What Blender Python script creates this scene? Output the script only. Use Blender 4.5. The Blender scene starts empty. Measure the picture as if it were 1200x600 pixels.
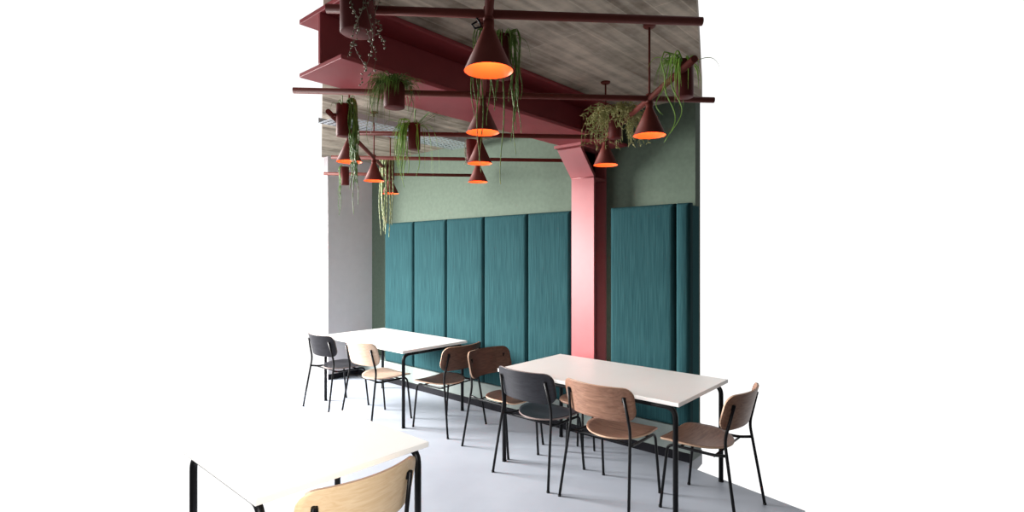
import bpy, bmesh, math, random
from mathutils import Vector, Matrix
random.seed(7)
S = bpy.context.scene
COL = S.collection
R = math.radians

# ------------------------------------------------------------------ camera
# World axes follow the room: +X runs along the panelled wall, +Y points into that wall, metres.
cd = bpy.data.cameras.new('camera'); cam = bpy.data.objects.new('camera', cd); COL.objects.link(cam)
cam.location = (0, 0, 1.64); cam.rotation_euler = (R(90), 0, R(41.6))
cd.sensor_width = 36; cd.lens = 18.6; cd.clip_start = 0.05
S.camera = cam

# ------------------------------------------------------------------ world and light
W = bpy.data.worlds.new('world'); S.world = W; W.use_nodes = True
wt = W.node_tree; wt.nodes.clear()
wo = wt.nodes.new('ShaderNodeOutputWorld'); wb = wt.nodes.new('ShaderNodeBackground')
tc = wt.nodes.new('ShaderNodeTexCoord'); dot = wt.nodes.new('ShaderNodeVectorMath'); dot.operation = 'DOT_PRODUCT'
dot.inputs[1].default_value = (-0.50, 0.87, 0.0)           # added white surround on this side, dimmed elsewhere to shape the light
mr = wt.nodes.new('ShaderNodeMapRange'); mr.interpolation_type = 'SMOOTHSTEP'
mr.inputs[1].default_value = 0.34; mr.inputs[2].default_value = 0.49
mr.inputs[3].default_value = 0.10; mr.inputs[4].default_value = 1.05
wt.links.new(tc.outputs['Generated'], dot.inputs[0]); wt.links.new(dot.outputs['Value'], mr.inputs[0])
wb.inputs[0].default_value = (1, 1, 1, 1)
wt.links.new(mr.outputs[0], wb.inputs[1]); wt.links.new(wb.outputs[0], wo.inputs[0])

def area(name, loc, target, sx, sy, power, color):
    l = bpy.data.lights.new(name, 'AREA'); l.shape = 'RECTANGLE'; l.size = sx; l.size_y = sy
    l.energy = power; l.color = color
    o = bpy.data.objects.new(name, l); COL.objects.link(o); o.location = loc
    o.rotation_euler = (Vector(target) - Vector(loc)).to_track_quat('-Z', 'Y').to_euler()
    return o
# daylight through the tall window of the left-hand side
k = area('window_daylight', (-8.6, 0.4, 2.1), (-3.2, 3.3, -0.9), 2.0, 1.6, 540, (1.0, 0.985, 0.96)); k.data.spread = R(95)
# added rear fill light for the left wall and the column front
k = area('rear_fill_light', (-5.3, -0.8, 1.35), (-4.6, 3.6, 0.6), 2.6, 1.7, 62, (0.98, 0.985, 1.0)); k.data.spread = R(140)
k = area('side_fill_light', (0.3, -1.7, 2.0), (-1.9, 1.2, 0.2), 1.3, 1.3, 24, (1.0, 0.985, 0.965)); k.data.spread = R(56)  # added fill light that brightens the near oak chair, not a known window

S.view_settings.view_transform = 'Standard'; S.view_settings.look = 'None'
S.view_settings.exposure = 0.12; S.view_settings.gamma = 1.0; S.view_settings.use_curve_mapping = False

# ------------------------------------------------------------------ materials
def mat(name, rgb, rough=0.5, spec=0.5, metal=0.0):
    m = bpy.data.materials.new(name); m.use_nodes = True
    b = m.node_tree.nodes['Principled BSDF']
    b.inputs['Base Color'].default_value = (*rgb, 1); b.inputs['Roughness'].default_value = rough
    b.inputs['Specular IOR Level'].default_value = spec; b.inputs['Metallic'].default_value = metal
    return m
def noisy(name, c1, c2, scale=(1, 1, 1), nscale=8, detail=4, lo=0.35, hi=0.65, rough=0.5, spec=0.5, bump=0.0, bdist=0.01, distort=0.0):
    m = mat(name, c1, rough, spec); t = m.node_tree; N = t.nodes; L = t.links; b = N['Principled BSDF']
    c = N.new('ShaderNodeTexCoord'); mp = N.new('ShaderNodeMapping'); mp.inputs['Scale'].default_value = scale
    n = N.new('ShaderNodeTexNoise'); n.inputs['Scale'].default_value = nscale; n.inputs['Detail'].default_value = detail
    n.inputs['Distortion'].default_value = distort
    r = N.new('ShaderNodeValToRGB'); r.color_ramp.elements[0].position = lo; r.color_ramp.elements[1].position = hi
    r.color_ramp.elements[0].color = (*c1, 1); r.color_ramp.elements[1].color = (*c2, 1)
    L.new(c.outputs['Object'], mp.inputs[0]); L.new(mp.outputs[0], n.inputs['Vector'])
    L.new(n.outputs['Fac'], r.inputs[0]); L.new(r.outputs[0], b.inputs['Base Color'])
    if bump:
        bp = N.new('ShaderNodeBump'); bp.inputs['Strength'].default_value = bump; bp.inputs['Distance'].default_value = bdist
        L.new(n.outputs['Fac'], bp.inputs['Height']); L.new(bp.outputs[0], b.inputs['Normal'])
    return m
M = {}
M['floor'] = noisy('floor_resin', (0.33, 0.355, 0.41), (0.38, 0.41, 0.465), (1, 1, 1), 2.2, 6, 0.3, 0.7, 0.5, 0.3, 0.04, 0.01)
M['sage'] = noisy('sage_paint', (0.10, 0.138, 0.102), (0.118, 0.160, 0.119), (1, 1, 1), 26, 5, 0.3, 0.7, 0.75, 0.3, 0.25, 0.004)
M['white_wall'] = noisy('white_wall_paint', (0.74, 0.68, 0.71), (0.77, 0.71, 0.74), (1, 1, 1), 12, 4, 0.3, 0.7, 0.7, 0.3, 0.05, 0.004)
M['teal'] = noisy('teal_linen', (0.009, 0.042, 0.050), (0.022, 0.074, 0.082), (1, 1, 0.035), 95, 3, 0.3, 0.7, 0.9, 0.12, 0.35, 0.003)
M['gap_shade'] = mat('panel_gap_shade', (0.02, 0.10, 0.112), 0.9, 0.1)  # studwork colour, darkened to paint the shade in the gaps between panels
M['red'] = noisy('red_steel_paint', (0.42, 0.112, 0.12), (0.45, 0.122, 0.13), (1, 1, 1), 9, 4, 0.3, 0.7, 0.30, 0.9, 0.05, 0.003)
M['red_shaded'] = noisy('red_steel_paint_shaded', (0.36, 0.056, 0.066), (0.39, 0.063, 0.073), (1, 1, 1), 9, 4, 0.3, 0.7, 0.5, 0.45, 0.05, 0.003)  # same paint as the column, with the beam's shade put into the colour
M['oxblood'] = noisy('oxblood_powder_coat', (0.150, 0.030, 0.022), (0.165, 0.034, 0.025), (1, 1, 1), 40, 3, 0.3, 0.7, 0.6, 0.2)
M['pot'] = noisy('pot_powder_coat', (0.115, 0.018, 0.016), (0.13, 0.021, 0.019), (1, 1, 1), 40, 3, 0.3, 0.7, 0.6, 0.2)
M['orange'] = mat('orange_enamel', (0.95, 0.17, 0.035), 0.42, 0.5)
M['black'] = mat('black_powder_coat', (0.004, 0.004, 0.005), 0.42, 0.2)
M['plinth'] = noisy('grey_green_plinth_paint', (0.21, 0.248, 0.235), (0.235, 0.272, 0.258), (1, 1, 1), 20, 4, 0.3, 0.7, 0.7, 0.3)
M['skirt'] = mat('dark_skirting', (0.008, 0.008, 0.011), 0.6, 0.1)
M['tabletop'] = noisy('white_laminate', (0.84, 0.825, 0.80), (0.855, 0.84, 0.815), (1, 1, 1), 6, 3, 0.3, 0.7, 0.45, 0.35)
M['tableedge'] = mat('tabletop_edge', (0.78, 0.72, 0.63), 0.5, 0.3)
M['galv'] = mat('galvanised_steel', (0.55, 0.60, 0.66), 0.35, 0.5, 0.6)
M['soil'] = noisy('potting_soil', (0.03, 0.02, 0.014), (0.06, 0.04, 0.03), (1, 1, 1), 90, 4, 0.3, 0.7, 0.95, 0.1)
def wood(name, c1, c2, rough=0.45):
    return noisy(name, c1, c2, (1.6, 14, 16), 4.5, 7, 0.3, 0.72, rough, 0.35, 0.06, 0.002, 0.9)
M['walnut'] = wood('walnut_veneer', (0.175, 0.083, 0.052), (0.31, 0.168, 0.112))
M['darkwalnut'] = wood('dark_walnut_veneer', (0.056, 0.026, 0.016), (0.105, 0.052, 0.033))
M['paleoak'] = wood('pale_oak_veneer', (0.50, 0.36, 0.265), (0.62, 0.46, 0.355))
M['oak'] = wood('natural_oak_veneer', (0.72, 0.49, 0.27), (0.84, 0.63, 0.40))
M['blackoak'] = wood('black_stained_oak', (0.009, 0.009, 0.012), (0.021, 0.021, 0.027))
M['plyedge'] = mat('plywood_edge', (0.50, 0.33, 0.23), 0.6, 0.3)
M['darkedge'] = mat('dark_plywood_edge', (0.20, 0.15, 0.14), 0.6, 0.3)
def leafmat(name, c1, c2):
    m = noisy(name, c1, c2, (1, 1, 1), 22, 3, 0.35, 0.65, 0.5, 0.4)
    return m
M['leaf_fresh'] = leafmat('fresh_green_leaf', (0.14, 0.31, 0.028), (0.27, 0.46, 0.07))
M['leaf_mid'] = leafmat('mid_green_leaf', (0.085, 0.17, 0.022), (0.18, 0.28, 0.05))
M['leaf_deep'] = leafmat('deep_green_leaf', (0.06, 0.15, 0.022), (0.15, 0.27, 0.05))
M['leaf_olive'] = leafmat('olive_leaf', (0.24, 0.25, 0.065), (0.44, 0.40, 0.17))
M['leaf_pale'] = leafmat('pale_green_stem', (0.24, 0.31, 0.11), (0.36, 0.42, 0.20))
M['leaf_silver'] = leafmat('silver_leaf', (0.15, 0.16, 0.09), (0.36, 0.33, 0.24))

def concrete():
    m = mat('board_marked_concrete', (0.3, 0.28, 0.25), 0.85, 0.2); t = m.node_tree; N = t.nodes; L = t.links; b = N['Principled BSDF']
    c = N.new('ShaderNodeTexCoord')
    mp = N.new('ShaderNodeMapping'); mp.inputs['Scale'].default_value = (9, 0.55, 1)
    n1 = N.new('ShaderNodeTexNoise'); n1.inputs['Scale'].default_value = 1.6; n1.inputs['Detail'].default_value = 8; n1.inputs['Distortion'].default_value = 0.6
    L.new(c.outputs['Object'], mp.inputs[0]); L.new(mp.outputs[0], n1.inputs['Vector'])
    br = N.new('ShaderNodeTexBrick'); br.inputs['Scale'].default_value = 1.0
    br.inputs['Brick Width'].default_value = 2.6; br.inputs['Row Height'].default_value = 0.145; br.inputs['Mortar Size'].default_value = 0.004
    br.inputs['Color1'].default_value = (0.36, 0.36, 0.36, 1); br.inputs['Color2'].default_value = (0.68, 0.68, 0.68, 1); br.inputs['Mortar'].default_value = (0.72, 0.72, 0.72, 1)
    mp2 = N.new('ShaderNodeMapping'); mp2.inputs['Rotation'].default_value = (0, 0, R(90))
    L.new(c.outputs['Object'], mp2.inputs[0]); L.new(mp2.outputs[0], br.inputs['Vector'])
    n2 = N.new('ShaderNodeTexNoise'); n2.inputs['Scale'].default_value = 3.2; n2.inputs['Detail'].default_value = 9; n2.inputs['Roughness'].default_value = 0.65
    L.new(c.outputs['Object'], n2.inputs['Vector'])
    a = N.new('ShaderNodeMix'); a.data_type = 'RGBA'; a.inputs[0].default_value = 0.45
    L.new(n1.outputs['Fac'], a.inputs[6]); L.new(br.outputs['Color'], a.inputs[7])
    a2 = N.new('ShaderNodeMix'); a2.data_type = 'RGBA'; a2.inputs[0].default_value = 0.42
    L.new(a.outputs[2], a2.inputs[6]); L.new(n2.outputs['Fac'], a2.inputs[7])
    r = N.new('ShaderNodeValToRGB'); e = r.color_ramp.elements
    e[0].position = 0.38; e[0].color = (0.145, 0.113, 0.086, 1); e[1].position = 0.62; e[1].color = (0.66, 0.565, 0.465, 1)
    L.new(a2.outputs[2], r.inputs[0]); L.new(r.outputs[0], b.inputs['Base Color'])
    bp = N.new('ShaderNodeBump'); bp.inputs['Strength'].default_value = 0.5; bp.inputs['Distance'].default_value = 0.01
    L.new(a2.outputs[2], bp.inputs['Height']); L.new(bp.outputs[0], b.inputs['Normal'])
    return m
M['concrete'] = concrete()
def glowmat(name, rgb, k):
    m = mat(name, rgb, 0.4); b = m.node_tree.nodes['Principled BSDF']
    b.inputs['Emission Color'].default_value = (*rgb, 1); b.inputs['Emission Strength'].default_value = k
    return m
M['bulb'] = glowmat('lit_bulb', (1.0, 0.62, 0.36), 6)

# ------------------------------------------------------------------ mesh helpers
class MB:
    """collects shapes, build() links them as ONE mesh object"""
    def __init__(s): s.bm = bmesh.new()
    def box(s, x0, x1, y0, y1, z0, z1, mi=0):
        v = [s.bm.verts.new(p) for p in ((x0,y0,z0),(x1,y0,z0),(x1,y1,z0),(x0,y1,z0),(x0,y0,z1),(x1,y0,z1),(x1,y1,z1),(x0,y1,z1))]
        for q in ((3,2,1,0),(4,5,6,7),(0,1,5,4),(1,2,6,5),(2,3,7,6),(3,0,4,7)):
            s.bm.faces.new([v[i] for i in q]).material_index = mi
        return s
    def prism(s, pts, z0, z1, mi=0):
        a = [s.bm.verts.new((x, y, z0)) for x, y in pts]; b = [s.bm.verts.new((x, y, z1)) for x, y in pts]
        s.bm.faces.new(a[::-1]).material_index = mi; s.bm.faces.new(b).material_index = mi
        n = len(pts)
        for i in range(n): s.bm.faces.new((a[i], a[(i+1) % n], b[(i+1) % n], b[i])).material_index = mi
        return s
    def tube(s, pts, r, n=10, caps=True, mi=0):
        pts = [Vector(p) for p in pts]; rs = r if isinstance(r, (list, tuple)) else [r]*len(pts)
        rings = []; up = None
        for i, p in enumerate(pts):
            d = (pts[min(i+1, len(pts)-1)] - pts[max(i-1, 0)]).normalized()
            if up is None:
                up = d.cross(Vector((0, 0, 1)))
                if up.length < 1e-3: up = Vector((1, 0, 0))
            up = (up - d*up.dot(d))
            if up.length < 1e-6: up = d.orthogonal()
            up.normalize(); w = d.cross(up)
            rings.append([s.bm.verts.new(p + rs[i]*(math.cos(t)*up + math.sin(t)*w)) for t in [2*math.pi*k/n for k in range(n)]])
        for a, b in zip(rings, rings[1:]):
            for k in range(n):
                f = s.bm.faces.new((a[k], a[(k+1) % n], b[(k+1) % n], b[k])); f.smooth = True; f.material_index = mi
        if caps:
            s.bm.faces.new(rings[0][::-1]); s.bm.faces.new(rings[-1])
        return s
    def lathe(s, prof, n=40, c=(0, 0, 0), mi=0, smooth=True):
        rings = []
        for r, z in prof:
            if r < 1e-5: rings.append([s.bm.verts.new((c[0], c[1], c[2]+z))])
            else: rings.append([s.bm.verts.new((c[0]+r*math.cos(2*math.pi*k/n), c[1]+r*math.sin(2*math.pi*k/n), c[2]+z)) for k in range(n)])
        for a, b in zip(rings, rings[1:]):
            for k in range(n):
                k2 = (k+1) % n
                vs = [a[k % len(a)], a[k2 % len(a)], b[k2 % len(b)], b[k % len(b)]]
                u = []
                for q in vs:
                    if q not in u: u.append(q)
                if len(u) > 2:
                    f = s.bm.faces.new(u); f.smooth = smooth; f.material_index = mi
        return s
    def ribbon(s, pts, widths, side):
        """folded leaf blade along pts, with a keel so that it has depth"""
        side = Vector(side).normalized(); rows = []
        for i, (p, w) in enumerate(zip(pts, widths)):
            p = Vector(p); d = (Vector(pts[min(i+1, len(pts)-1)]) - Vector(pts[max(i-1, 0)])).normalized()
            sd = side - d*side.dot(d)
            sd = sd.normalized() if sd.length > 1e-4 else d.orthogonal().normalized()
            n = d.cross(sd)
            rows.append([s.bm.verts.new(p + sd*w), s.bm.verts.new(p + n*w*0.45), s.bm.verts.new(p - sd*w), s.bm.verts.new(p - n*w*0.12)])
        for a, b in zip(rows, rows[1:]):
            for k in range(4):
                f = s.bm.faces.new((a[k], a[(k+1) % 4], b[(k+1) % 4], b[k])); f.smooth = True
        return s
    def build(s, name, m, parent=None, bevel=0.0, seg=2, loc=None, recalc=True):
        if recalc: bmesh.ops.recalc_face_normals(s.bm, faces=s.bm.faces[:])
        me = bpy.data.meshes.new(name); s.bm.to_mesh(me); s.bm.free()
        for x in (m if isinstance(m, (list, tuple)) else [m]): me.materials.append(x)
        o = bpy.data.objects.new(name, me); COL.objects.link(o)
        if loc is not None: o.location = loc
        if parent is not None: o.parent = parent
        if bevel:
            b = o.modifiers.new('bevel', 'BEVEL'); b.width = bevel; b.segments = seg; b.limit_method = 'ANGLE'; b.angle_limit = R(40)
        return o

def fillet(pts, rad, n=6):
    pts = [Vector(p) for p in pts]; out = [pts[0]]
    for i in range(1, len(pts)-1):
        p = pts[i]; a = (pts[i-1]-p); b = (pts[i+1]-p); r = rad if not isinstance(rad, (list, tuple)) else rad[i-1]
        r = min(r, a.length*0.45, b.length*0.45); a.normalize(); b.normalize()
        for k in range(n+1):
            t = k/n; out.append(p + a*r*(1-t)**2 + b*r*t**2)
    out.append(pts[-1]); return out
def empty(name, loc=(0, 0, 0), rz=0.0):
    o = bpy.data.objects.new(name, None); COL.objects.link(o); o.empty_display_size = 0.1
    o.location = loc; o.rotation_euler = (0, 0, rz); return o
def tag(o, label=None, cat=None, group=None, kind=None):
    if label: o['label'] = label
    if cat: o['category'] = cat
    if group: o['group'] = group
    if kind: o['kind'] = kind
    return o
def copy_tree(o, parent=None):
    c = o.copy(); COL.objects.link(c); c.parent = parent
    for ch in list(o.children): copy_tree(ch, c)
    return c
def struct(o): o['kind'] = 'structure'; return o

# ------------------------------------------------------------------ the setting (the strip of the room that the photo shows)
CEIL = 2.96; WALL_Y = 4.30; LEFT_X = -6.476; FRONT_Y = 4.145
floor_outline = [(-6.60, 4.42), (-6.60, 3.60), (-5.95, 2.95), (-5.70, 2.62), (-5.0, 2.55), (-3.1, 1.75), (-3.0, 0.7), (-1.5, 0.6),
                 (-1.0, 2.9), (-0.85, 3.1), (-0.85, 3.8), (-1.72, 4.0), (-1.77, 4.42)]
struct(MB().prism(floor_outline, -0.12, 0.0).build('floor', M['floor']))
ceiling_outline = [(-6.60, 4.42), (-6.60, 3.6), (-2.05, 1.13), (-0.92, 2.2), (-1.77, 4.42)]
struct(MB().prism(ceiling_outline, CEIL, CEIL+0.18).build('ceiling', M['concrete']))
struct(MB().box(LEFT_X-0.1, -1.78, WALL_Y, WALL_Y+0.1, 0, CEIL).build('wall_back', M['sage']))
struct(MB().box(LEFT_X-0.1, LEFT_X, 3.62, WALL_Y, 0, CEIL).build('wall_left', M['white_wall']))
# low plinth along the wall, and the studwork that carries the panels either side of the column
struct(MB().box(LEFT_X, -1.73, 4.08, WALL_Y, 0, 0.262).build('trim_1', M['plinth']))
struct(MB().box(-5.85, -2.885, FRONT_Y, WALL_Y, 0.262, 2.05).build('trim_2', M['gap_shade']))
struct(MB().box(-2.46, -1.75, FRONT_Y, WALL_Y, 0.262, 2.05).build('trim_3', M['gap_shade']))
struct(MB().box(LEFT_X, -1.73, 4.066, 4.08, 0, 0.068).build('baseboard_back', M['skirt']))
struct(MB().box(LEFT_X, LEFT_X+0.014, 3.62, 4.066, 0, 0.068).build('baseboard_left', M['skirt']))

# ------------------------------------------------------------------ steel column and roof beam
CX0, CX1, CY = -2.880, -2.630, 4.083
cxm = (CX0+CX1)/2; BZ = 2.635
colm = empty('steel_column', (cxm, CY, 0.262))
tag(colm, 'dusty red steel column standing against the panelled wall beneath the beam', 'column')
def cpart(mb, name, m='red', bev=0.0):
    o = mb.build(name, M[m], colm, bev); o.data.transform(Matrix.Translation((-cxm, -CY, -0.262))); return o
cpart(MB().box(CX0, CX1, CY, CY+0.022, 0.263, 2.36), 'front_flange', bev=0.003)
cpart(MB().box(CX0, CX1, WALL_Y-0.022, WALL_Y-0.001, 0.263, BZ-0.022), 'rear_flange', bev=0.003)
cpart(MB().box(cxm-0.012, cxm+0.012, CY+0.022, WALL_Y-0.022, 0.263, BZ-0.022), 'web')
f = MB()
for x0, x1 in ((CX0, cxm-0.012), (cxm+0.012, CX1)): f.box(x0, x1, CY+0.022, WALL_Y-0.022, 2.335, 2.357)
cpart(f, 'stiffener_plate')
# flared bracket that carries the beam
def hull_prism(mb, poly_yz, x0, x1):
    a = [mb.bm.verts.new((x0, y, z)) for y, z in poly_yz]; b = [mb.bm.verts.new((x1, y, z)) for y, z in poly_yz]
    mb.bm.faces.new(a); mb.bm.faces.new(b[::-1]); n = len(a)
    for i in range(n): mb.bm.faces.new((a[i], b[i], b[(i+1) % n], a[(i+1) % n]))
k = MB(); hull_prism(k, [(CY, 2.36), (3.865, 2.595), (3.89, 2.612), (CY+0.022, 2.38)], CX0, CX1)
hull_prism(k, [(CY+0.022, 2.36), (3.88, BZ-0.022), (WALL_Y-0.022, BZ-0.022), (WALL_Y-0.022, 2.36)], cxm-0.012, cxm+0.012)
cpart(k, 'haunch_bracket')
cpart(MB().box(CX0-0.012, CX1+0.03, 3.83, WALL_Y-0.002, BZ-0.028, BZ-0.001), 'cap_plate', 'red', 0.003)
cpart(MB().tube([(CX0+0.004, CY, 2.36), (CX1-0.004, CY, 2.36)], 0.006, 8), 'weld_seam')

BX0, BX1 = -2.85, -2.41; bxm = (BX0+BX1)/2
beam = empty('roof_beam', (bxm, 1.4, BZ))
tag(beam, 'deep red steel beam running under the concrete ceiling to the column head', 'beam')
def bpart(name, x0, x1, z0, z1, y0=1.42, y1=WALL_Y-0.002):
    return MB().box(x0-bxm, x1-bxm, y0-1.4, y1-1.4, z0-BZ, z1-BZ).build(name, M['red_shaded'], beam, 0.004)
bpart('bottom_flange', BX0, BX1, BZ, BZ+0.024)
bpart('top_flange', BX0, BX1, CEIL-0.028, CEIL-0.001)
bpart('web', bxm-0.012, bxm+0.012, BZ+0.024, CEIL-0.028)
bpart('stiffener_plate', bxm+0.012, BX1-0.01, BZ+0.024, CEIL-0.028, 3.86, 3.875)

# ------------------------------------------------------------------ upholstered wall panels
def panel(x0, x1, label):
    root = empty('wall_panel', ((x0+x1)/2, FRONT_Y-0.001, 0.263)); w = (x1-x0)/2 - 0.0065; hgt = 2.066-0.262
    mb = MB(); t = 0.075
    # soft cushion: grid with rolled edges
    nu, nv = 14, 30
    def prof(a, half, rr):       # distance from edge -> setback
        e = half - abs(a)
        return 0 if e >= rr else rr - math.sqrt(max(0, rr*rr-(rr-e)**2))
    us = [-w, -w+.004, -w+.012, -w+.024, -w+.04] + [(-w+.04) + (2*w-.08)*i/6 for i in range(1, 6)] + [w-.04, w-.024, w-.012, w-.004, w] if w > .06 else [-w, -w+.004, -w+.012, -w+.024, 0, w-.024, w-.012, w-.004, w]
    vs = [0, .004, .012, .024, .04] + [.04+(hgt-.08)*i/16 for i in range(1, 16)] + [hgt-.04, hgt-.024, hgt-.012, hgt-.004, hgt]
    grid = []
    for z in vs:
        row = []
        for x in us:
            sb = max(prof(x, w, .035), prof(z-hgt/2, hgt/2, .04))
            row.append(mb.bm.verts.new((x, -(t - sb), z)))
        grid.append(row)
    for i in range(len(vs)-1):
        for j in range(len(us)-1):
            fc = mb.bm.faces.new((grid[i][j], grid[i][j+1], grid[i+1][j+1], grid[i+1][j])); fc.smooth = True
    edge = [grid[0][j] for j in range(len(us))] + [grid[i][-1] for i in range(1, len(vs))] + [grid[-1][j] for j in range(len(us)-2, -1, -1)] + [grid[i][0] for i in range(len(vs)-2, 0, -1)]
    back = [mb.bm.verts.new((v.co.x, 0, v.co.z)) for v in edge]; n = len(edge)
    for i in range(n): mb.bm.faces.new((edge[i], back[i], back[(i+1) % n], edge[(i+1) % n]))
    mb.bm.faces.new(back)
    mb.build('cushion', M['teal'], root)
    tag(root, label, 'wall panel', 'teal upholstered panels along the wall'); return root
panel(-5.857, -5.249, 'teal fabric wall panel nearest the white left wall')
panel(-5.247, -4.644, 'second teal fabric wall panel from the white left wall')
panel(-4.642, -4.034, 'third teal fabric wall panel from the white left wall')
panel(-4.031, -3.420, 'fourth teal fabric wall panel, second one left of the red column')
panel(-3.418, -2.884, 'teal fabric wall panel touching the left side of the red column')
panel(-2.466, -1.862, 'shaded teal fabric wall panel immediately right of the red column')
panel(-1.858, -1.73, 'narrow strip of teal wall panel at the right end of the wall')

# ------------------------------------------------------------------ tables
def table(loc, L, D, label, along):
    """loc = left near corner on the floor; L along x, D along y; along = axis of the bent tube frames"""
    root = empty('dining_table', (loc[0]+L/2, loc[1]+D/2, 0)); tag(root, label, 'table', 'white dining tables')
    a, b = L/2, D/2
    MB().box(-a, a, -b, b, 0.7165, 0.742).build('tabletop', M['tabletop'], root, 0.003)
    r = 0.0165; i = 0.038; zt = 0.6985
    ex, ey = a-i, b-i
    for sx in (-1, 1):
        for sy in (-1, 1):
            x, y = sx*ex, sy*ey
            end = (x, y-sy*0.16, zt) if along == 'y' else (x-sx*0.16, y, zt)
            lg = MB().tube(fillet([(x, y, 0), (x, y, zt), end], 0.07, 8), r, 14).build('leg', M['black'], root)
            MB().lathe([(0, 0.0), (r+.002, 0.0), (r+.002, .012), (0, .012)], 14, (x, y, 0)).build('foot_cap', M['black'], lg)
        if along == 'y': MB().tube([(sx*ex, -(ey-0.155), zt), (sx*ex, ey-0.155, zt)], r, 14).build('top_rail', M['black'], root)
        else: MB().tube([(-(ex-0.155), sx*ey, zt), (ex-0.155, sx*ey, zt)], r, 14).build('top_rail', M['black'], root)
    for k in (-0.55, 0.55):
        if along == 'y': MB().box(-ex+0.015, ex-0.015, k*ey-0.012, k*ey+0.012, 0.687, 0.7162).build('under_beam', M['black'], root, 0.002)
        else: MB().box(k*ex-0.012, k*ex+0.012, -ey+0.015, ey-0.015, 0.687, 0.7162).build('under_beam', M['black'], root, 0.002)
    return root
table((-2.893, 3.085), 1.513, 0.84, 'long white table in front of the red column, black steel legs', 'x')
table((-5.60, 3.045), 1.517, 0.84, 'white table further back on the left, by the white wall', 'y')
table((-2.81, 0.828), 0.81, 0.82, 'closest white table, in the lower left beside the honey coloured oak chair', 'x')

# ------------------------------------------------------------------ chairs
def shell(rows, thick_dir, th, name, mats, parent):
    """rows = list of lists of points (equal length); thickened along thick_dir(point); rim gets material 1"""
    mb = MB(); A = []; B = []
    for row in rows:
        A.append([mb.bm.verts.new(p) for p in row]); B.append([mb.bm.verts.new(Vector(p)+thick_dir(p)*th) for p in row])
    nr, nc = len(rows), len(rows[0])
    for i in range(nr-1):
        for j in range(nc-1):
            for G, fl in ((A, 0), (B, 1)):
                q = [G[i][j], G[i][j+1], G[i+1][j+1], G[i+1][j]]
                fc = mb.bm.faces.new(q if fl else q[::-1]); fc.smooth = True
    ea = [A[0][j] for j in range(nc)] + [A[i][-1] for i in range(1, nr)] + [A[-1][j] for j in range(nc-2, -1, -1)] + [A[i][0] for i in range(nr-2, 0, -1)]
    eb = [B[0][j] for j in range(nc)] + [B[i][-1] for i in range(1, nr)] + [B[-1][j] for j in range(nc-2, -1, -1)] + [B[i][0] for i in range(nr-2, 0, -1)]
    n = len(ea)
    for i in range(n):
        fc = mb.bm.faces.new((ea[i], ea[(i+1) % n], eb[(i+1) % n], eb[i])); fc.material_index = 1
    return mb.build(name, mats, parent)
def make_chair(wm, em):
    root = empty('dining_chair')
    # backrest: bent plywood, generous corner radii
    Hb, z0 = 0.226, 0.582
    def halfw(v):
        z = v*Hb; W = 0.266
        rb, rt = 0.078, 0.060
        if z < rb: return W - rb*1.0 + math.sqrt(max(0, rb*rb-(rb-z)**2))
        if z > Hb-rt: return W - rt + math.sqrt(max(0, rt*rt-(z-(Hb-rt))**2))
        return W
    vs = [0, .012, .04, .09, .16, .25, .34, .43, .55, .66, .74, .82, .89, .95, .985, 1]
    rows = []
    for v in vs:
        w = halfw(v); z = z0+v*Hb
        rows.append([(x, -0.245 - 0.26*(z-0.70) + 1.10*x*x, z + 0.0) for x in [w*(-1+2*j/20) for j in range(21)]])
    shell(rows, lambda p: Vector((-2.2*p[0], 1, 0.26)).normalized(), 0.011, 'backrest', [wm, em], root)
    # seat: rounded at the rear, square-shouldered at the front, lightly dished
    def seatw(y):
        if y < 0.10: return 0.230*math.sqrt(max(0.0004, 1-((y-0.10)/0.232)**2))
        if y > 0.215: return 0.220 - 0.06 + math.sqrt(max(0, 0.06**2-(y-0.215)**2))
        return 0.230 - 0.010*(y-0.10)/0.115
    ys = [-0.132+0.232*(1-math.cos(math.pi/2*i/14)) for i in range(15)] + [0.13, 0.165, 0.195, 0.215, 0.235, 0.252, 0.265, 0.273, 0.275]
    rows = []
    for y in ys:
        w = seatw(y)
        rows.append([(x, y, 0.447 + 0.010*(x/0.22)**2 - 0.012*math.exp(-((y-0.02)/0.12)**2)*(1-(x/0.226)**2) - (0.010*((y-0.18)/0.095)**2 if y > 0.18 else 0)) for x in [w*(-1+2*j/16) for j in range(17)]])
    shell(rows, lambda p: Vector((0, 0, -1)), 0.011, 'seat', [wm, em], root)
    r = 0.0095
    for sx in (-1, 1):
        up = [(sx*0.264, -0.25, 0.004), (sx*0.228, -0.165, 0.53), (sx*0.212, -0.218, 0.748)]
        lg = MB().tube(fillet(up, 0.05, 6), r, 10).build('leg', M['black'], root)
        MB().lathe([(0, 0), (r+.002, 0), (r+.002, .012), (0, .012)], 10, (sx*0.264, -0.25, 0)).build('foot_cap', M['black'], lg)
        # plate that fixes the upright to the backrest
        bk = MB().box(sx*0.206-0.011, sx*0.206+0.011, -0.216, -0.192, 0.715, 0.748)
        bk.build('back_bracket', M['black'], root, 0.003)
        fr = fillet([(sx*0.226, 0.25, 0.004), (sx*0.214, 0.205, 0.421), (sx*0.222, -0.10, 0.424), (sx*0.232, -0.177, 0.44)], [0.05, 0.03], 7)
        lg = MB().tube(fr, r, 10).build('leg', M['black'], root)
        MB().lathe([(0, 0), (r+.002, 0), (r+.002, .012), (0, .012)], 10, (sx*0.226, 0.25, 0)).build('foot_cap', M['black'], lg)
    MB().tube([(-0.218, 0.12, 0.4215), (0.218, 0.12, 0.4215)], 0.007, 8).build('cross_rail', M['black'], root)
    MB().tube([(-0.221, -0.10, 0.4185), (0.221, -0.10, 0.4185)], 0.007, 8).build('cross_rail', M['black'], root)
    return root
G = 'dining chairs with black tubular legs'
protos = {}
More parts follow.
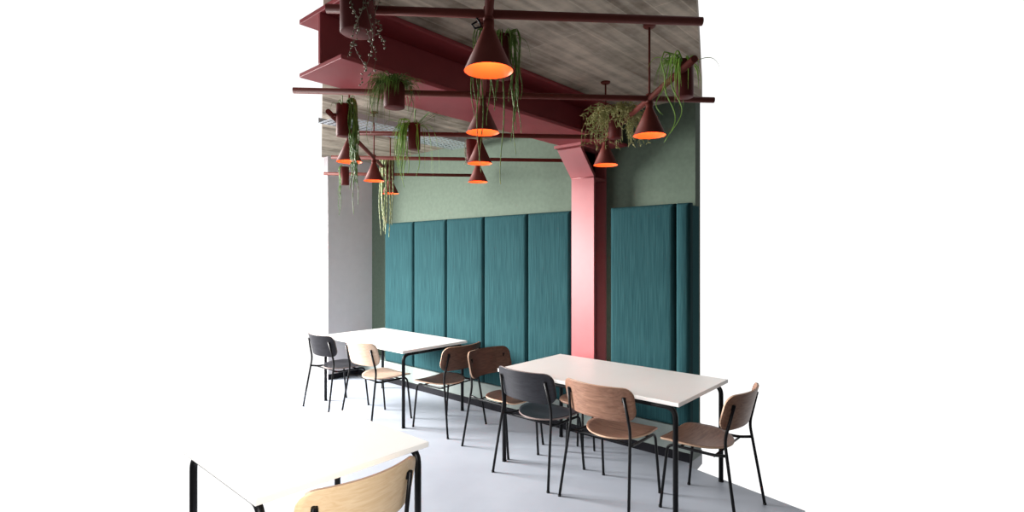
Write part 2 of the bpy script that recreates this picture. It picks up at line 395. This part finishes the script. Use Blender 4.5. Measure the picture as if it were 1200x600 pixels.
def chair(kind, x, y, face, label):
    """face: angle of the facing direction in degrees, 0 = towards the panelled wall (+Y)"""
    wm, em = {'walnut': (M['walnut'], M['plyedge']), 'darkwalnut': (M['darkwalnut'], M['plyedge']), 'paleoak': (M['paleoak'], M['paleoak']),
              'oak': (M['oak'], M['plyedge']), 'black': (M['blackoak'], M['darkedge'])}[kind]
    if kind not in protos: o = protos[kind] = make_chair(wm, em)
    else: o = copy_tree(protos[kind])
    o.location = (x, y, 0); o.rotation_euler = (0, 0, R(face))
    tag(o, label, 'chair', G); return o
chair('black', -2.511, 3.157, 0, 'black stained chair seen from behind, at the left end of the long table')
chair('walnut', -1.893, 3.168, 0, 'medium brown walnut chair seen from behind beside the black chair')
chair('darkwalnut', -3.849, 3.412, 94, 'dark brown chair at the right end of the back table, facing that table')
chair('darkwalnut', -3.104, 3.395, -90, 'dark brown chair whose front of backrest shows, facing the long table end')
chair('paleoak', -4.54, 3.075, 0, 'pale whitish oak chair tucked along the near side of the back table')
chair('black', -5.27, 3.054, 0, 'leftmost black chair, at the back table beside the pale oak chair')
chair('walnut', -1.321, 3.455, 90, 'rightmost walnut chair, at the right end of the long table facing it')
chair('oak', -1.99, 1.15, 90, 'honey coloured oak chair in the lower left at the closest table')

# low stool whose wooden seat shows under the long table
st = empty('low_stool', (-2.52, 3.70, 0))
tag(st, 'small light brown wooden seat tucked far under the long table, half hidden', 'stool')
MB().lathe([(0, 0.428), (0.165, 0.428), (0.172, 0.434), (0.172, 0.444), (0.165, 0.45), (0, 0.45)], 40).build('seat', M['walnut'], st)
for sx in (-1, 1):
    for sy in (-1, 1):
        MB().tube([(sx*0.085, sy*0.085, 0), (sx*0.07, sy*0.07, 0.43)], 0.009, 10).build('leg', M['black'], st)

# ------------------------------------------------------------------ tubular frame under the ceiling, its lamps and hanging planters
RZ = 2.54
O = Vector((-2.083, 2.100, 0)); U = Vector((0.662, 0.684, 0)); V = Vector((-0.711, 0.6855, 0))
un, vn = U.normalized(), V.normalized()
def node(i, j, z=RZ):            # i along U, j along V
    p = O + U*i + V*j; return Vector((p.x, p.y, z))
base = node(0, 0)
frame = empty('ceiling_pipe_frame', base)
tag(frame, 'oxblood red grid of pipes hung from the ceiling by thin rods', 'pipe frame')
def rail(a, b):
    MB().tube([a-base, b-base], 0.0165, 14).build('rail', M['oxblood'], frame)
rail(node(-0.62, -1), node(0.86, -1))
rail(node(-1.08, 0), node(1.40, 0))
rail(node(-1.06, 1), node(1, 1))
rail(node(-1.40, 2), node(0.93, 2))
rail(node(-1.75, 3), node(-0.06, 3))
rail(node(0, -1.55), node(0, 2))
rail(node(1, -0.62), node(1, 1))
rail(node(-1, 0.42), node(-1, 3))
for i, j in ((0, -1), (0, 0), (0, 1), (0, 2), (1, 0), (1, 1), (-1, 1), (-1, 2), (-1, 3)):
    p = node(i, j)-base
    rd = MB().tube([p, p+Vector((0, 0, CEIL-RZ-0.002))], 0.0065, 10).build('rod', M['oxblood'], frame)
    MB().lathe([(0, CEIL-RZ-0.016), (0.026, CEIL-RZ-0.016), (0.034, CEIL-RZ-0.010), (0.036, CEIL-RZ-0.001), (0, CEIL-RZ-0.001)], 28, p).build('canopy', M['oxblood'], rd)
    MB().lathe([(0, -0.026), (0.0185, -0.026), (0.0205, -0.02), (0.0205, 0.02), (0.0185, 0.026), (0, 0.026)], 20, p).build('joint', M['oxblood'], frame)
ca = node(0, -1)-base - un*0.045
MB().tube([ca+Vector((0, 0, -.03)), ca+Vector((-.012, -.012, -.04)), ca+Vector((-.004, -.004, -.055)), ca+Vector((.012, .012, -.048)), ca+Vector((.008, .008, -.03)), ca+Vector((0, 0, -.015))], 0.004, 8).build('cable_loop', M['black'], frame)

def make_lamp():
    root = empty('cone_lamp')     # origin at the rim plane
    top = RZ-2.328-0.027
    MB().lathe([(0.0, top), (0.021, top), (0.021, top-0.02), (0.0205, 0.158), (0.0235, 0.150), (0.0917, 0.0), (0.0910, 0.0), (0.0228, 0.1488), (0, 0.1488)], 56).build('shade', M['oxblood'], root)
    MB().lathe([(0.0907, 0.0005), (0.0225, 0.1482), (0, 0.1482)], 56).build('inner_lining', M['orange'], root)
    MB().lathe([(0, 0.085), (0.010, 0.088), (0.016, 0.097), (0.018, 0.108), (0.014, 0.122), (0.011, 0.135), (0.011, 0.146), (0, 0.146)], 24).build('bulb', M['bulb'], root)
    l = bpy.data.lights.new('bulb_light', 'POINT'); l.energy = 0.85; l.color = (1.0, 0.72, 0.5); l.shadow_soft_size = 0.02
    lo = bpy.data.objects.new('bulb_light', l); COL.objects.link(lo); lo.parent = root; lo.location = (0, 0, 0.062)
    return root
lamps = [(0, -1, 'largest cone lamp with glowing orange inside, at the top of the photo'),
         (0, 0, 'second cone lamp of the central line, directly below the largest one'),
         (0, 1, 'third cone lamp down in the central line of lamps'),
         (0, 2, 'lowest and smallest cone lamp of the central line of lamps'),
         (1, 0, 'dark red cone lamp at the right under the long thin ceiling rod'),
         (1, 1, 'cone lamp hanging right in front of the column head below the bushy plant'),
         (-1, 1, 'leftmost cone lamp, behind long trailing green strands'),
         (-1, 2, 'cone lamp hanging in front of the left corner of the back wall'),
         (-1, 3, 'tiny farthest cone lamp behind pale trailing stems at the left')]
lp = make_lamp()
for n_, (i, j, lab) in enumerate(lamps):
    o = lp if n_ == 0 else copy_tree(lp)
    o.location = node(i, j, 2.328); tag(o, lab, 'lamp', 'cone lamps on the pipe frame')

# planters ---------------------------------------------------------
def pot(loc, r, z0, z1, label, towards=None):
    root = empty('hanging_planter', (loc[0], loc[1], z0)); tag(root, label, 'hanging plant', 'planters hung on the pipe frame')
    h_ = z1-z0
    MB().lathe([(0, 0), (r-0.003, 0), (r, 0.003), (r, h_), (r-0.004, h_), (r-0.004, h_-0.02), (0, h_-0.02)], 40).build('pot', M['pot'], root)
    MB().lathe([(0, h_-0.018), (r*0.6, h_-0.014), (r-0.0045, h_-0.019)], 30).build('soil', M['soil'], root)
    if towards is not None:
        d = Vector((towards[0]-loc[0], towards[1]-loc[1], 0)); ln = d.length; d.normalize(); z = RZ-z0
        MB().tube([d*(r-0.002)+Vector((0, 0, z)), d*(ln-0.012)+Vector((0, 0, z))], 0.011, 10).build('clip', M['oxblood'], root)
    return root
rnd = random.uniform
def axis(a, b): return un*a + vn*b           # a: along the long rails, b: along the cross rails
def trailing(mb, r, top, ends, rad, wob=0.006, seg=16, arch=0.035, taper=True, leafy=0):
    for (a, b, ze) in ends:
        d = axis(a, b); out = d.length; dn = d.normalized() if out > 1e-4 else Vector((1, 0, 0))
        p0 = dn*min(r*0.6, out) + Vector((0, 0, top-0.015)); over = dn*max(out, r+0.006)
        pts = [p0, dn*(r*0.95)+Vector((0, 0, top+arch*0.8)), dn*max(out*0.9, r+0.006)+Vector((0, 0, top+arch))] if out > r*1.6 else [p0, dn*r*0.85+Vector((0, 0, top+arch*0.6))]
        ph = rnd(0, 6.28); drop = top-0.01-ze
        for i in range(seg+1):
            t = i/seg; z = top-0.01-drop*t
            w = wob*(0.4+t)
            pts.append(over + axis(w*math.sin(ph+t*7)*1.2, w*math.cos(ph*1.7+t*6)) + Vector((0, 0, z)))
        rr = [rad*(1 if not taper else (1-0.55*max(0, i/(len(pts)-1)-0.5)*2)) for i in range(len(pts))]
        if leafy == 2:                              # jointed stem: swells and pinches
            fine = []; fr_ = []
            for i in range(len(pts)-1):
                for q in range(3):
                    fine.append(pts[i].lerp(pts[i+1], q/3)); fr_.append(rr[i]*(0.62 if q == 0 else 1.1))
            fine.append(pts[-1]); fr_.append(rad*0.3)
            mb.tube(fine, fr_, 6)
        else:
            mb.tube(pts, rr, 6)
        if leafy == 1:
            for i in range(4, len(pts)-1):
                for q in range(1 if i % 2 else 2):
                    p = pts[i].lerp(pts[i+1], rnd(0, 1)); s_ = Vector((rnd(-1, 1), rnd(-1, 1), rnd(-.6, .4))).normalized()
                    bead(mb, p + s_*0.006, rnd(0.0035, 0.0065))
def bead(mb, c, r):
    # small rounded fleshy leaf
    a = Vector((rnd(-1, 1), rnd(-1, 1), rnd(-1, 1))).normalized(); b = a.orthogonal().normalized(); n = a.cross(b)
    top_ = mb.bm.verts.new(c+n*r*0.5); bot = mb.bm.verts.new(c-n*r*0.5)
    ring = [mb.bm.verts.new(c + r*(math.cos(t)*a + math.sin(t)*b*0.8)) for t in [math.pi*k/3 for k in range(6)]]
    for k in range(6):
        for v_ in (top_, bot):
            f_ = mb.bm.faces.new((ring[k], ring[(k+1) % 6], v_)); f_.smooth = True
def blades(mb, r, top, n, reach, rise, droop, w, bias=None, thin=True):
    for _ in range(n):
        az = rnd(0, 2*math.pi); d = Vector((math.cos(az), math.sin(az), 0))
        if bias is not None and rnd(0, 1) < 0.75: d = (axis(*bias).normalized()*1.5 + d).normalized()
        L_ = rnd(*reach); up_ = rnd(*rise); dr = rnd(*droop); p0 = d*r*rnd(0.1, 0.8) + Vector((0, 0, top-0.02))
        pts = []; ws = []
        sidew = Vector((rnd(-1, 1), rnd(-1, 1), 0))*0.015
        for i in range(11):
            t = i/10
            pts.append(p0 + d*L_*(1-(1-t)**2) + sidew*t*t + Vector((0, 0, up_*math.sin(min(1, t*1.6)*math.pi/2)*(1-0.2*t) - dr*t**2.4)))
            ws.append(w*(0.55+0.9*t if t < 0.4 else 0.91*(1-t)/0.6+0.06))
        mb.ribbon(pts, ws, d.cross(Vector((0, 0, 1))))
def put(root, mb, m, name='foliage'): return mb.build(name, m, root, recalc=True)
def offs(i, j, a, b=0.0):
    p = node(i, j); q = p + un*a + vn*b; return (q.x, q.y), (p.x, p.y)

# big pot at the top left with a silvery string plant
l_, t_ = offs(-0.485, -1, 0, -0.079)
p = pot(l_, 0.060, 2.420, 2.61, 'largest red planter at top left with silvery strings of small leaves', t_)
mb = MB(); trailing(mb, 0.056, 0.155, [(0.066, -0.02, -0.02), (0.045, -0.05, -0.20), (0.02, -0.062, -0.14), (0.068, 0.01, -0.05), (0.0, -0.064, -0.10), (0.05, -0.045, -0.17)], 0.0008, 0.016, 15, 0.012, True, 1)
put(p, mb, M['leaf_silver'])
# bushy pot in front of the beam
l_, t_ = offs(-0.5, 0, 0, -0.074)
p = pot(l_, 0.055, 2.435, 2.578, 'red planter with a bushy fountain of thin green blades before the beam', t_)
mb = MB(); blades(mb, 0.055, 0.143, 240, (0.03, 0.13), (0.02, 0.07), (0.02, 0.13), 0.0030)
blades(mb, 0.055, 0.143, 70, (0.07, 0.13), (0.02, 0.06), (0.14, 0.27), 0.0024, (-1, 0))
trailing(mb, 0.055, 0.143, [(0.085, 0, -0.02), (0.09, 0.02, -0.06), (-0.12, 0.0, -0.14), (-0.14, 0.02, -0.20)], 0.0016, 0.008)
put(p, mb, M['leaf_mid'])
# long trailing plant at the left edge
l_, t_ = offs(-1, 0.5, 0.074)
p = pot(l_, 0.044, 2.403, 2.607, 'red planter at far left with a thick curtain of long green strands', t_)
mb = MB(); ends = [(0.045+rnd(-.012, .048), rnd(-0.05, 0.05), -rnd(0.05, 0.34)) for _ in range(20)] + [(0.075, -0.02, -0.50), (0.082, 0.0, -0.44), (0.062, 0.01, -0.30)]
trailing(mb, 0.044, 0.204, ends, 0.0042, 0.008, 14, 0.03, True, 2); blades(mb, 0.044, 0.204, 12, (0.04, 0.10), (0.03, 0.09), (0.02, 0.12), 0.004)
put(p, mb, M['leaf_deep'])
# strap-leaved plant on the third rail
l_, t_ = offs(-0.5, 1, 0.0, -0.062)
p = pot(l_, 0.044, 2.412, 2.60, 'slim red planter with bright green strap leaves spilling down its left side', t_)
mb = MB(); blades(mb, 0.044, 0.188, 44, (0.06, 0.15), (0.02, 0.06), (0.16, 0.46), 0.0066, (-1, -0.1))
trailing(mb, 0.044, 0.188, [(-0.06, 0, -0.22), (-0.075, -0.02, -0.28), (-0.05, -0.03, -0.18), (-0.10, 0.0, -0.20), (-0.12, 0.02, -0.12), (0.03, -0.05, -0.20)], 0.0036, 0.012)
put(p, mb, M['leaf_fresh'])
mb = MB(); blades(mb, 0.044, 0.188, 5, (0.16, 0.27), (0.10, 0.16), (0.03, 0.10), 0.005, (1, 0)); blades(mb, 0.044, 0.188, 3, (0.20, 0.30), (0.08, 0.12), (0.02, 0.06), 0.005, (-1, 0))
put(p, mb, M['leaf_deep'], 'arching_leaves')
# planter behind the central lamps
l_, t_ = offs(0, 1.5, -0.060)
p = pot(l_, 0.044, 2.42, 2.61, 'red planter half hidden behind the third central lamp, beaded string beside it', t_)
mb = MB(); trailing(mb, 0.044, 0.19, [(-0.052, -0.02, -0.03), (-0.056, 0.0, -0.02), (-0.048, -0.03, 0.0)], 0.0012, 0.005, 14, 0.012, True, 1)
put(p, mb, M['leaf_silver'])
# far left planter
l_, t_ = offs(-1.5, 3, 0.0, -0.062)
p = pot(l_, 0.044, 2.41, 2.605, 'small far planter just below the leftmost cone lamp, dull green stems hanging', t_)
mb = MB(); trailing(mb, 0.044, 0.195, [(-0.05, -0.02, -0.28), (-0.06, 0.0, -0.12), (-0.04, -0.04, -0.08), (-0.055, 0.01, -0.33)], 0.004, 0.01, 14, 0.03, True, 2)
put(p, mb, M['leaf_deep'])
# pale rat-tail plant
l_, t_ = offs(-1, 2.5, 0.072)
p = pot(l_, 0.042, 2.407, 2.605, 'far planter with pale straight stems hanging to the panel tops', t_)
mb = MB(); trailing(mb, 0.042, 0.198, [(-0.10, -0.01, -0.56), (-0.065, -0.05, -0.52), (-0.03, -0.05, -0.55), (0.005, -0.055, -0.58), (0.03, -0.046, -0.46), (-0.075, 0.0, -0.40), (-0.045, -0.03, -0.50), (-0.085, 0.02, -0.36)], 0.0072, 0.006, 14, 0.01, True, 2)
blades(mb, 0.042, 0.198, 14, (0.03, 0.09), (0.01, 0.06), (0.03, 0.16), 0.003)
put(p, mb, M['leaf_pale'])
# strand plant behind the largest lamp
l_, t_ = offs(0, -0.5, 0.078)
p = pot(l_, 0.044, 2.468, 2.663, 'planter behind the largest lamp with long thin green strands below it', t_)
mb = MB()
ends = [(-0.135, -0.02, -0.19), (-0.125, 0.0, -0.14), (-0.11, -0.01, -0.13), (-0.108, 0.0, -0.44), (-0.095, -0.01, -0.40), (-0.06, 0.0, -0.22), (-0.045, -0.03, -0.16), (-0.02, -0.05, -0.12), (0.0, -0.05, -0.50), (-0.03, -0.05, -0.08),
        (0.045, -0.02, -0.30), (0.055, 0.0, -0.24), (0.06, -0.03, -0.36), (0.068, 0.0, -0.20), (0.05, -0.04, -0.16), (0.078, -0.02, -0.26), (0.07, 0.02, -0.14), (0.085, 0.0, -0.10), (0.04, -0.05, -0.12)]
trailing(mb, 0.044, 0.195, ends, 0.0034, 0.007, 18, 0.03, True, 2)
blades(mb, 0.044, 0.195, 26, (0.05, 0.11), (0.02, 0.06), (0.05, 0.22), 0.0034, (1, 0))
put(p, mb, M['leaf_mid'])
# bushy twiggy plant by the column head
l_, t_ = offs(1, 0.5, -0.062)
p = pot(l_, 0.044, 2.42, 2.60, 'bushy olive green twiggy plant hanging in front of the column head', t_)
mb = MB()
for q in range(130):
    az = rnd(0, 6.283); d = Vector((math.cos(az), math.sin(az), 0)); reach = rnd(0.05, 0.20); dr = rnd(0.02, 0.25)
    p0 = d*0.03 + Vector((0, 0, 0.165)); pts = []
    for i in range(9):
        t = i/8; pts.append(p0 + d*reach*(1-(1-t)**2) + Vector((rnd(-.008, .008), rnd(-.008, .008), 0.045*math.sin(min(1, 2*t)*math.pi/2) - dr*t**1.8)))
    mb.tube(pts, [0.0023*(1-0.5*i/8) for i in range(9)], 5)
    for i in range(3, 9):
        for _ in range(2):
            s_ = Vector((rnd(-1, 1), rnd(-1, 1), rnd(-1.1, .4))).normalized()*rnd(0.015, 0.035)
            mb.tube([pts[i], pts[i]+s_*0.6+Vector((0, 0, .003)), pts[i]+s_], [0.0022, 0.0024, 0.0010], 4)
put(p, mb, M['leaf_olive'])
# strap plant at the right edge
l_, t_ = offs(1, -0.5, 0.03, 0.07)
p = pot(l_, 0.044, 2.42, 2.60, 'bright green strap leaved plant furthest right, beside the diagonal pipe', t_)
mb = MB(); blades(mb, 0.044, 0.18, 26, (0.06, 0.15), (0.03, 0.09), (0.04, 0.26), 0.0052, (-1, -0.2)); blades(mb, 0.044, 0.18, 14, (0.06, 0.12), (0.03, 0.07), (0.05, 0.2), 0.005)
trailing(mb, 0.044, 0.18, [(-0.12, -0.02, -0.10), (-0.08, 0.0, -0.22), (-0.055, -0.02, -0.18)], 0.003, 0.02)
put(p, mb, M['leaf_fresh'])

# ------------------------------------------------------------------ perforated cable tray under the ceiling
tr = empty('cable_tray', (-4.35, 3.4, 2.86)); tag(tr, 'perforated galvanised cable tray under the ceiling left of the beam', 'cable tray')
def tray_plate(x0, x1, y0, y1, z, nx, ny):
    mb = MB(); dx = (x1-x0)/nx; dy = (y1-y0)/ny
    vert = {}
    def vv(a, b):
        k_ = (round(a, 5), round(b, 5))
        if k_ not in vert: vert[k_] = mb.bm.verts.new((a, b, z))
        return vert[k_]
    for i in range(nx):
        for j in range(ny):
            a0, a1, b0, b1 = x0+i*dx, x0+(i+1)*dx, y0+j*dy, y0+(j+1)*dy
            o_ = [vv(a0, b0), vv(a1, b0), vv(a1, b1), vv(a0, b1)]
            ix, iy = dx*0.22, dy*0.20; sh = dx*0.1 if j % 2 else -dx*0.1
            q_ = [mb.bm.verts.new((a, b, z)) for a, b in ((a0+ix+sh, b0+iy), (a1-ix+sh, b0+iy), (a1-ix+sh, b1-iy), (a0+ix+sh, b1-iy))]
            for k_ in range(4): mb.bm.faces.new((o_[k_], o_[(k_+1) % 4], q_[(k_+1) % 4], q_[k_]))
    r_ = bmesh.ops.extrude_face_region(mb.bm, geom=mb.bm.faces[:])
    bmesh.ops.translate(mb.bm, vec=(0, 0, 0.0025), verts=[g for g in r_['geom'] if isinstance(g, bmesh.types.BMVert)])
    return mb
tray_plate(-0.20, 0.20, -0.95, 0.70, 0.0, 8, 27).build('perforated_base', M['galv'], tr)
for sx in (-1, 1):
    MB().box(sx*0.20-0.002, sx*0.20+0.002, -0.95, 0.70, 0.0, 0.05).build('side_wall', M['galv'], tr)
for y in (-0.6, 0.4):
    for sx in (-1, 1):
        MB().tube([(sx*0.205, y, 0.01), (sx*0.205, y, 0.099)], 0.005, 8).build('hanger_rod', M['galv'], tr)
